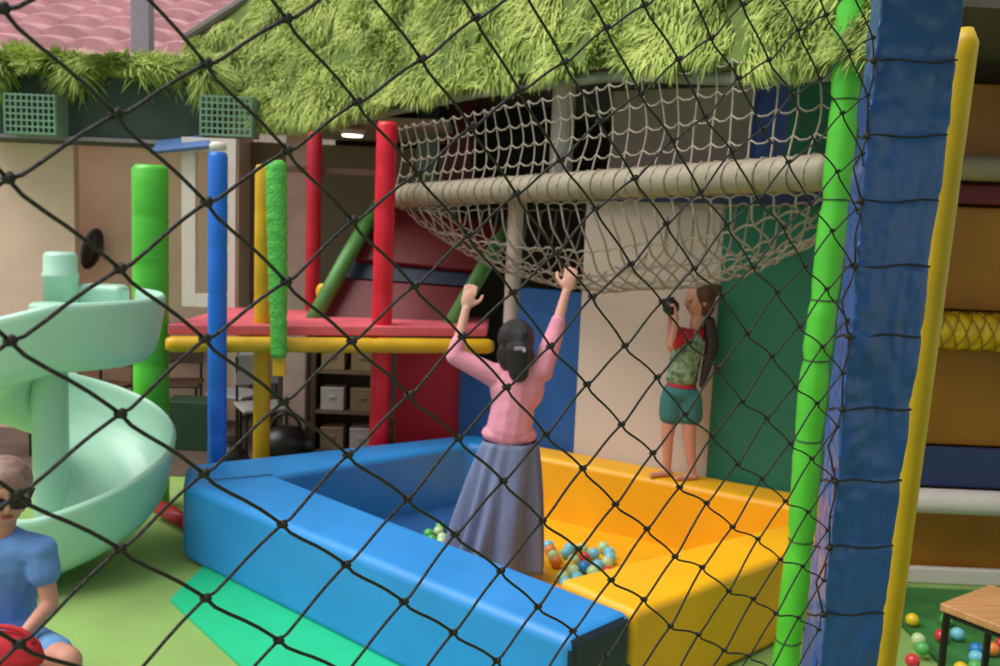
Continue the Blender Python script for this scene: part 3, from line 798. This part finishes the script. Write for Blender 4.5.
# ---------------- people ----------------
def hand(mb, wrist, dirv, palm_n, s=1.0, curl=.35, side=1):
    d = dirv.normalized(); n_ = (palm_n - d * palm_n.dot(d)).normalized(); sd_ = d.cross(n_) * side
    M = Matrix((sd_, n_, d)).transposed()
    mb.ell(wrist + d * .045 * s, (.036 * s, .016 * s, .05 * s), M, 12, 8)
    for i, (off, ln) in enumerate(((-.027, .062), (-.009, .072), (.009, .068), (.026, .052))):
        b0 = wrist + d * .085 * s + sd_ * off * s; ln *= s
        k1 = b0 + (d * cos(curl * .4) + n_ * sin(curl * .4)) * ln * .5
        k2 = k1 + (d * cos(curl * 1.8) + n_ * sin(curl * 1.8)) * ln * .5
        mb.cap(b0 - d * .01, .0088 * s, k1, .0082 * s, 8); mb.cap(k1, .0082 * s, k2, .0074 * s, 8)
    t0 = wrist + d * .03 * s - sd_ * .028 * s; t1 = t0 + (d * .6 - sd_ * .7 + n_ * .2).normalized() * .04 * s; t2 = t1 + (d * .9 - sd_ * .2 + n_ * .4).normalized() * .03 * s
    mb.cap(t0, .012 * s, t1, .0098 * s, 8); mb.cap(t1, .0098 * s, t2, .0085 * s, 8)
def head(mb, c, fwd, up, s=1.0):
    f_ = fwd.normalized(); u_ = (up - f_ * up.dot(f_)).normalized(); r_ = f_.cross(u_)
    M = Matrix((r_, f_, u_)).transposed()
    mb.ell(c + u_ * .02 * s, (.075 * s, .092 * s, .088 * s), M, 20, 14)
    mb.ell(c - u_ * .045 * s + f_ * .02 * s, (.055 * s, .062 * s, .062 * s), M, 16, 10)
    mb.cap(c + f_ * .088 * s + u_ * .012 * s, .009 * s, c + f_ * .102 * s - u_ * .022 * s, .013 * s, 8)
    for k in (-1, 1):
        mb.ell(c + r_ * k * .076 * s - u_ * .008 * s, (.01 * s, .018 * s, .028 * s), M, 10, 8)
        mb.ell(c + r_ * k * .04 * s + f_ * .062 * s - u_ * .03 * s, (.022 * s, .018 * s, .022 * s), M, 10, 8)
    return r_, f_, u_, M
def face(c, r_, f_, u_, M, s, parent, lips=True, eyes=True):
    if eyes:
        for k in (-1, 1):
            MB().ell(c + r_ * k * .03 * s + f_ * .083 * s, (.013 * s, .006 * s, .007 * s), M, 10, 6).build('eye', mat('eye_dark', (40, 28, 24), .2), parent, smooth=True)
    if lips: MB().ell(c + f_ * .084 * s - u_ * .055 * s, (.022 * s, .006 * s, .007 * s), M, 12, 6).build('lips', mat('lips', (186, 84, 88), .5), parent, smooth=True)

# --- woman in the pit, seen from behind ---
YW = 5.0
tw_ = thing('person', 'woman in pink top and long grey-blue skirt reaching up in the ball pit', 'person', (.03, YW, .05))
J = lambda px, py, dy=0: P(px, py, YW + dy)
neck, hc = J(517, 366), J(516, 343, .01)
shL, shR = J(493, 375), J(541, 371)
elL, haL = J(455, 356, -.02), J(466, 309, .02)
elR, haR = J(555, 333, .06), J(566, 292, .08)
chest, waist, hip = J(517, 388), J(511, 432), J(509, 462)
hipL, hipR = J(499, 468), J(523, 468)
ftL = Vector((hipL.x - .08, YW - .02, .09)); ftR = Vector((hipR.x + .02, YW + .04, .09))
knL = hipL.lerp(ftL, .5) + Vector((0, .02, 0)); knR = hipR.lerp(ftR, .5) + Vector((0, .02, 0))
fw_ = Vector((.15, 1, .12)).normalized()
b = MB()
head(b, hc, fw_, Vector((0, 0, 1)), 1.0)
b.cap(hc - Vector((0, 0, .05)), .045, neck, .05)
b.ell(chest, (.135, .09, .14)); b.ell(waist, (.115, .085, .12)); b.ell(hip, (.145, .1, .11))
b.cap(chest + Vector((0, 0, .06)), .09, waist, .1)
for sh, el, ha, sd_ in ((shL, elL, haL, 1), (shR, elR, haR, -1)):
    b.cap(chest + Vector((0, 0, .05)), .07, sh, .052); b.cap(sh, .048, el, .038); b.cap(el, .037, ha, .024)
    hand(b, ha, (ha - el), Vector((0, 1, .1)), 1.15, .9, sd_)
for h_, k_, f0 in ((hipL, knL, ftL), (hipR, knR, ftR)):
    b.cap(h_, .085, k_, .055); b.cap(k_, .052, f0, .032)
    b.cap(f0 - Vector((0, .03, .015)), .024, f0 + Vector((0, .13, -.018)), .02)
b.remeshed('body', skin, tw_, .0065, 3)
s_ = MB()
s_.ell(chest, (.158, .112, .155)); s_.cap(chest + Vector((0, 0, .05)), .115, waist + Vector((-.01, 0, .02)), .132)
s_.ell(waist + Vector((-.01, 0, -.01)), (.16, .12, .07))
s_.ell(chest + Vector((0, 0, .1)), (.12, .08, .05))
for sh, el, ha in ((shL, elL, haL), (shR, elR, haR)):
    s_.cap(chest + Vector((0, 0, .06)), .08, sh, .07); s_.cap(sh, .068, el, .052); s_.cap(el, .052, el.lerp(ha, .3), .042)
s_.remeshed('top', pink, tw_, .008, 3)
# long skirt, pleated
w0 = waist + Vector((-.0, 0, -.05)); w1 = Vector((J(490, 565).x, YW, .13))
def skf(u, v):
    a_ = 2 * pi * u; c = w0.lerp(w1, v)
    rx = .15 + .12 * v ** .8; ry = .115 + .12 * v
    fold = 1 + (.04 + .13 * v) * sin(a_ * 10 + 1.4 * sin(a_ * 3) + .6 * v) + .05 * sin(a_ * 4 + v * 3)
    return Vector((c.x + rx * cos(a_) * fold, c.y + ry * sin(a_) * fold, c.z))
o = MB().grid(skf, 132, 24).build('skirt', denim, tw_, smooth=True); sm = o.modifiers.new('s', 'SOLIDIFY'); sm.thickness = .006
h_ = MB()
h_.ell(hc + Vector((0, -.02, .03)), (.108, .112, .11)); h_.ell(hc + Vector((.0, -.06, -.06)), (.108, .062, .11)); h_.cap(hc + Vector((.01, -.085, -.03)), .078, hc + Vector((.02, -.1, -.15)), .058)
h_.ell(hc + Vector((.012, -.095, .03)), (.05, .04, .05))
h_.remeshed('hair', hair_b, tw_, .007, 2)
MB().box(hc + Vector((.02, -.155, -.01)), (.06, .015, .02), .2).ell(hc + Vector((.045, -.155, -.02)), .012).build('hair_clip', mat('clip', (160, 150, 165), .3), tw_, bevel=.004)
# --- girl standing on the yellow wall ---
gp = on(680, 474, HT)
YG = gp.y - .07
tg_ = thing('person', 'girl in leaf print top and teal shorts standing on the back pit wall', 'person', (gp.x, YG, HT))
G = lambda px, py, dy=0: P(px, py, YG + dy)
hc = G(699, 300); neck = G(695, 326); chest = G(688, 346); waist = G(682, 376); hip = G(680, 392)
b = MB()
gf = Vector((-1, -.35, -.05)).normalized()
r_, f_, u_, M = head(b, hc, gf, Vector((0.1, 0, 1)), .95)
b.cap(hc - Vector((0, 0, .05)), .036, neck, .038)
b.ell(chest, (.085, .08, .1)); b.ell(waist, (.085, .08, .09)); b.ell(hip, (.1, .09, .08)); b.cap(chest, .08, hip, .08)
fL = G(667, 470); fL.z = HT + .035; fR = G(692, 476, -.05); fR.z = HT + .035
for h_, f0 in ((G(672, 400), fL), (G(690, 400, -.03), fR)):
    k_ = h_.lerp(f0, .5) + Vector((-.015, -.01, 0))
    b.cap(h_, .06, k_, .042); b.cap(k_, .042, f0 + Vector((0, 0, .02)), .026); b.cap(f0 + Vector((.02, 0, -.012)), .022, f0 + Vector((-.11, -.05, -.018)), .017)
sh1, el1, ha1 = G(682, 335, -.08), G(671, 345, -.14), G(676, 318, -.14)
sh2, el2, ha2 = G(700, 334, .04), G(672, 348, .02), G(670, 322, .03)
for sh, el, ha, sd_ in ((sh1, el1, ha1, 1), (sh2, el2, ha2, -1)):
    b.cap(chest + Vector((0, 0, .04)), .055, sh, .04); b.cap(sh, .036, el, .03); b.cap(el, .029, ha, .02)
    hand(b, ha, Vector((-.1, .05, 1)), Vector((-1, .2, 0)), .75, 1.0, sd_)
b.remeshed('body', skin2, tg_, .0062, 3)
face(hc, r_, f_, u_, M, .95, tg_)
s_ = MB(); s_.ell(chest, (.105, .1, .11)); s_.cap(chest, .1, waist, .1); s_.ell(waist + Vector((0, 0, -.01)), (.108, .1, .07))
s_.remeshed('top', leafy, tg_, .008, 3)
s_ = MB()
for sh, el in ((sh1, el1), (sh2, el2)): s_.cap(chest + Vector((0, 0, .05)), .06, sh, .055); s_.cap(sh, .052, sh.lerp(el, .75), .046)
o = s_.remeshed('sleeve', red_cl, tg_, .008, 3); o['label'] = 'red shoulder and sleeves'
s_ = MB(); s_.ell(waist + Vector((0, 0, -.06)), (.1, .1, .03)); s_.remeshed('sash', red_cl, tg_, .008, 1)
s_ = MB(); s_.ell(hip, (.12, .108, .075))
for h_, f0 in ((G(672, 400), fL), (G(690, 400, -.03), fR)): s_.cap(h_, .08, h_.lerp(f0, .2), .08)
s_.remeshed('shorts', teal_cl, tg_, .009, 3)
h_ = MB(); h_.ell(hc + Vector((.02, 0, .03)), (.09, .088, .085)); h_.ell(hc + Vector((.1, -.02, .07)), .042); h_.ell(hc + Vector((.05, 0, -.03)), (.055, .075, .08))
h_.remeshed('hair', hair_br, tg_, .007, 2)
h_ = MB(); h_.cap(G(709, 322), .04, G(712, 345, -.03), .045); h_.cap(G(712, 345, -.03), .045, G(702, 385, -.08), .02)
h_.remeshed('ponytail', mat('dark_brown_hair', (48, 26, 24), .5, .2, 30), tg_, .007, 2)
c_ = G(671, 307, -.05)
t = thing('handheld_camera', 'small black object the girl on the pit wall holds to her face', 'camera', c_ - Vector((0, 0, .05)))
MB().ell(c_, (.055, .06, .055)).build('body', black, t, smooth=True)
MB().lathe([(.02, c_.z + .04), (.02, c_.z + .065)], (c_.x, c_.y, 0), 10).build('dial', black, t)

# --- seated girl at the lower left ---
YS = 2.9
S = lambda px, py, dy=0: P(px, py, YS + dy)
tsg = thing('person', 'girl in dark sunglasses and blue top sitting at the lower left edge', 'person', (S(0, 640).x, YS, .0))
hc = S(5, 492); neck = S(0, 532); chest = S(2, 562, .02); belly = S(2, 606, .04); hip = S(0, 640, .06)
b = MB(); gf = Vector((.55, -.85, -.15)).normalized()
r_, f_, u_, M = head(b, hc, gf, Vector((0.05, 0, 1)), .98)
b.cap(hc - Vector((0, -.01, .05)), .038, neck, .045)
b.ell(chest, (.12, .08, .12)); b.ell(belly, (.105, .085, .11)); b.ell(hip, (.125, .1, .09)); b.cap(chest, .085, hip, .09)
shR_, elR_, haR_ = S(40, 551), S(50, 604, -.02), S(24, 634, -.14)
shL_, elL_, haL_ = S(-42, 550), S(-55, 606, -.04), S(-12, 640, -.14)
for sh, el, ha, sd_ in ((shR_, elR_, haR_, 1), (shL_, elL_, haL_, -1)):
    b.cap(chest + Vector((0, 0, .04)), .06, sh, .04); b.cap(sh, .036, el, .029); b.cap(el, .029, ha, .02)
    hand(b, ha, (ha - el) + Vector((0, 0, -.01)), Vector((0, .3, -1)), .8, 1.1, sd_)
kR, kL = S(66, 662, -.2), S(20, 668, -.3)
aR = Vector((kR.x + .04, kR.y - .02, .1)); aL = Vector((kL.x, kL.y - .02, .1))
for h0, k_, f0 in ((hip + Vector((.07, 0, -.02)), kR, aR), (hip + Vector((-.07, 0, -.02)), kL, aL)):
    b.cap(h0, .075, k_, .05); b.cap(k_, .048, f0, .03); b.cap(f0 + Vector((0, .03, -.05)), .026, f0 + Vector((.02, -.12, -.06)), .022)
b.remeshed('body', skin2, tsg, .0062, 3)
face(hc, r_, f_, u_, M, .98, tsg, eyes=True)
s_ = MB(); s_.ell(chest, (.14, .1, .13)); s_.cap(chest + Vector((0, 0, .02)), .1, belly, .11); s_.ell(belly + Vector((0, 0, -.05)), (.13, .115, .06))
for sh, el in ((shR_, elR_), (shL_, elL_)): s_.cap(chest + Vector((0, 0, .05)), .075, sh, .056); s_.cap(sh, .052, sh.lerp(el, .38), .055)
s_.remeshed('top', blue_cl, tsg, .007, 3)
s_ = MB(); s_.ell(hip, (.14, .115, .09))
for h0, k_ in ((hip + Vector((.07, 0, -.02)), kR), (hip + Vector((-.07, 0, -.02)), kL)): s_.cap(h0, .09, h0.lerp(k_, .72), .07)
s_.remeshed('shorts', mat('pale_blue_cloth', (108, 160, 214), .85), tsg, .008, 3)
h_ = MB(); h_.ell(hc + u_ * .032 - f_ * .012, (.086, .1, .088), M); h_.ell(hc - f_ * .06 - u_ * .02, (.078, .055, .09), M); h_.ell(hc - f_ * .115 + u_ * .05, .035); h_.cap(hc - f_ * .12 + u_ * .04, .03, hc - f_ * .14 - u_ * .12, .016)
h_.remeshed('hair', mat('light_brown_hair', (152, 118, 106), .5, .2, 30), tsg, .007, 2)
sg = MB()
for k in (-1, 1):
    sg.ell(hc + r_ * k * .034 + f_ * .094 + u_ * .0, (.037, .009, .024), M, 16, 8)
    sg.cap(hc + r_ * k * .062 + f_ * .086 + u_ * .005, .006, hc + r_ * k * .086 - f_ * .0 + u_ * .005, .005, 8)
sg.cap(hc + r_ * .02 + f_ * .1 + u_ * .006, .005, hc - r_ * .02 + f_ * .1 + u_ * .006, .005, 8)
sg.build('sunglasses', mat('sunglass_black', (20, 16, 20), .15), tsg, smooth=True)
# stool and red bag
zs = hip.z - .125
t = thing('stool', 'wooden stool under the sitting girl', 'stool', (hip.x, hip.y, 0))
MB().lathe([(.16, zs - .035), (.17, zs - .02), (.165, zs)], (hip.x, hip.y + .02, 0), 24).build('seat', wood, t, smooth=False)
for k in range(4):
    an = pi / 4 + k * pi / 2
    MB().tube([(hip.x + .19 * cos(an), hip.y + .02 + .19 * sin(an), 0), (hip.x + .11 * cos(an), hip.y + .02 + .11 * sin(an), zs - .03)], .016, 8).build('leg', wood, t)
c_ = S(6, 650, -.3)
t = thing('bag', 'red cloth bag held in the lap of the sitting girl', 'bag', c_ - Vector((0, 0, .06)))
MB().ell(c_, (.115, .05, .062)).ell(c_ + Vector((0, 0, -.02)), (.12, .055, .05)).remeshed('pouch', red_cl, t, .008, 2)
MB().tube([c_ + Vector((.09 * cos(a), -.01, .03 + .05 * sin(a))) for a in [pi * i / 10 for i in range(11)]], .008, 8).build('strap', red_cl, t, smooth=True)

# ---------------- black safety net in the foreground ----------------
def spacing(px): return 163 - .128 * px
CELL = .15
def npt(px, py):
    Y = CELL * FPX / spacing(px) * 1.0
    return P(px, py, Y)
coldata = [(-95, 255), (12, 179), (119, 267), (205, 204), (284, 280), (351, 223), (412, 285), (463, 234), (510, 291), (551, 345 - 99 * .0), (589, 298), (626, 345), (660, 301), (690, 343)]
cols_ = []
for i, (px, py) in enumerate(coldata): cols_.append((px, npt(px, py).z))
# continue to the right at regular pitch
px = 690
ppx = 690; z_prev = cols_[-1][1]; z_pp = cols_[-2][1]
while ppx < 835:
    stp = spacing(ppx) * .395; ppx += stp
    zz = z_pp; cols_.append((ppx, zz + .0)); z_pp, z_prev = z_prev, zz
bases = []
for px, z0_ in cols_:
    Y = CELL * FPX / spacing(px); b0 = P(px, 333, Y); bases.append((b0.x, Y, z0_))
step = Vector((bases[1][0] - bases[3][0], bases[1][1] - bases[3][1])).normalized() * .1
for k in range(9):       # the net goes on past the left edge of the view
    f_ = bases[0]; bases.insert(0, (f_[0] + step.x, f_[1] + step.y, f_[2] + (CELL / 2 if k % 2 == 0 else -CELL / 2)))
knots = {}
rnd = random.Random(3)
NR = 20
for i, (bx_, Y, z0_) in enumerate(bases):
    # choose nearest multiple below so that rows line up
    zz = z0_ - math.floor((z0_ - .2) / CELL) * CELL
    for j in range(NR):
        z = zz + j * CELL
        # picture column follows the plane: keep x,y of the column, true vertical
        knots[(i, j)] = Vector((bx_ + rnd.uniform(-.002, .002), Y, z + rnd.uniform(-.003, .003)))
mb = MB()
def strand(a, b_):
    d = b_ - a; L_ = d.length; down = Vector((0, 0, -1))
    bow = L_ * .035
    pts = [a, a.lerp(b_, .12) + down * bow * .9, a.lerp(b_, .3) + down * bow * .6, a.lerp(b_, .5), a.lerp(b_, .7) - down * bow * .3, a.lerp(b_, .88) - down * bow * .2, b_]
    mb.tube(pts, .00225, 6)
for i in range(len(bases) - 1):
    for j in range(NR):
        a = knots[(i, j)]
        cand = sorted((abs(knots[(i + 1, k)].z - (a.z + s * CELL / 2)), k) for k in range(NR) for s in (-1, 1))
        for s in (-1, 1):
            e_, k = min((abs(knots[(i + 1, k)].z - (a.z + s * CELL / 2)), k) for k in range(NR))
            if e_ < CELL * .3: strand(a, knots[(i + 1, k)])
for (i, j), p in knots.items():
    M = Matrix.Rotation(rnd.uniform(-.3, .3), 3, 'Y')
    mb.ell(p, (.0078, .005, .0052), M, 8, 6); mb.ell(p + Vector((.003, -.002, .002)), (.0045, .004, .0055), M, 8, 6)
# last column laced to the pillar
li = len(bases) - 1
for j in range(NR):
    a = knots[(li, j)]
    yy = None
    tgt = min((cFL(y).lerp(cBL(y), .15) for y in range(-60, 900, 12)), key=lambda v: abs(v.z - a.z + .02))
    strand(a, tgt)
o = mb.build('safety_net', rope_b, smooth=True)
tag(o, 'black knotted rope safety net stretched across the whole view', 'net')
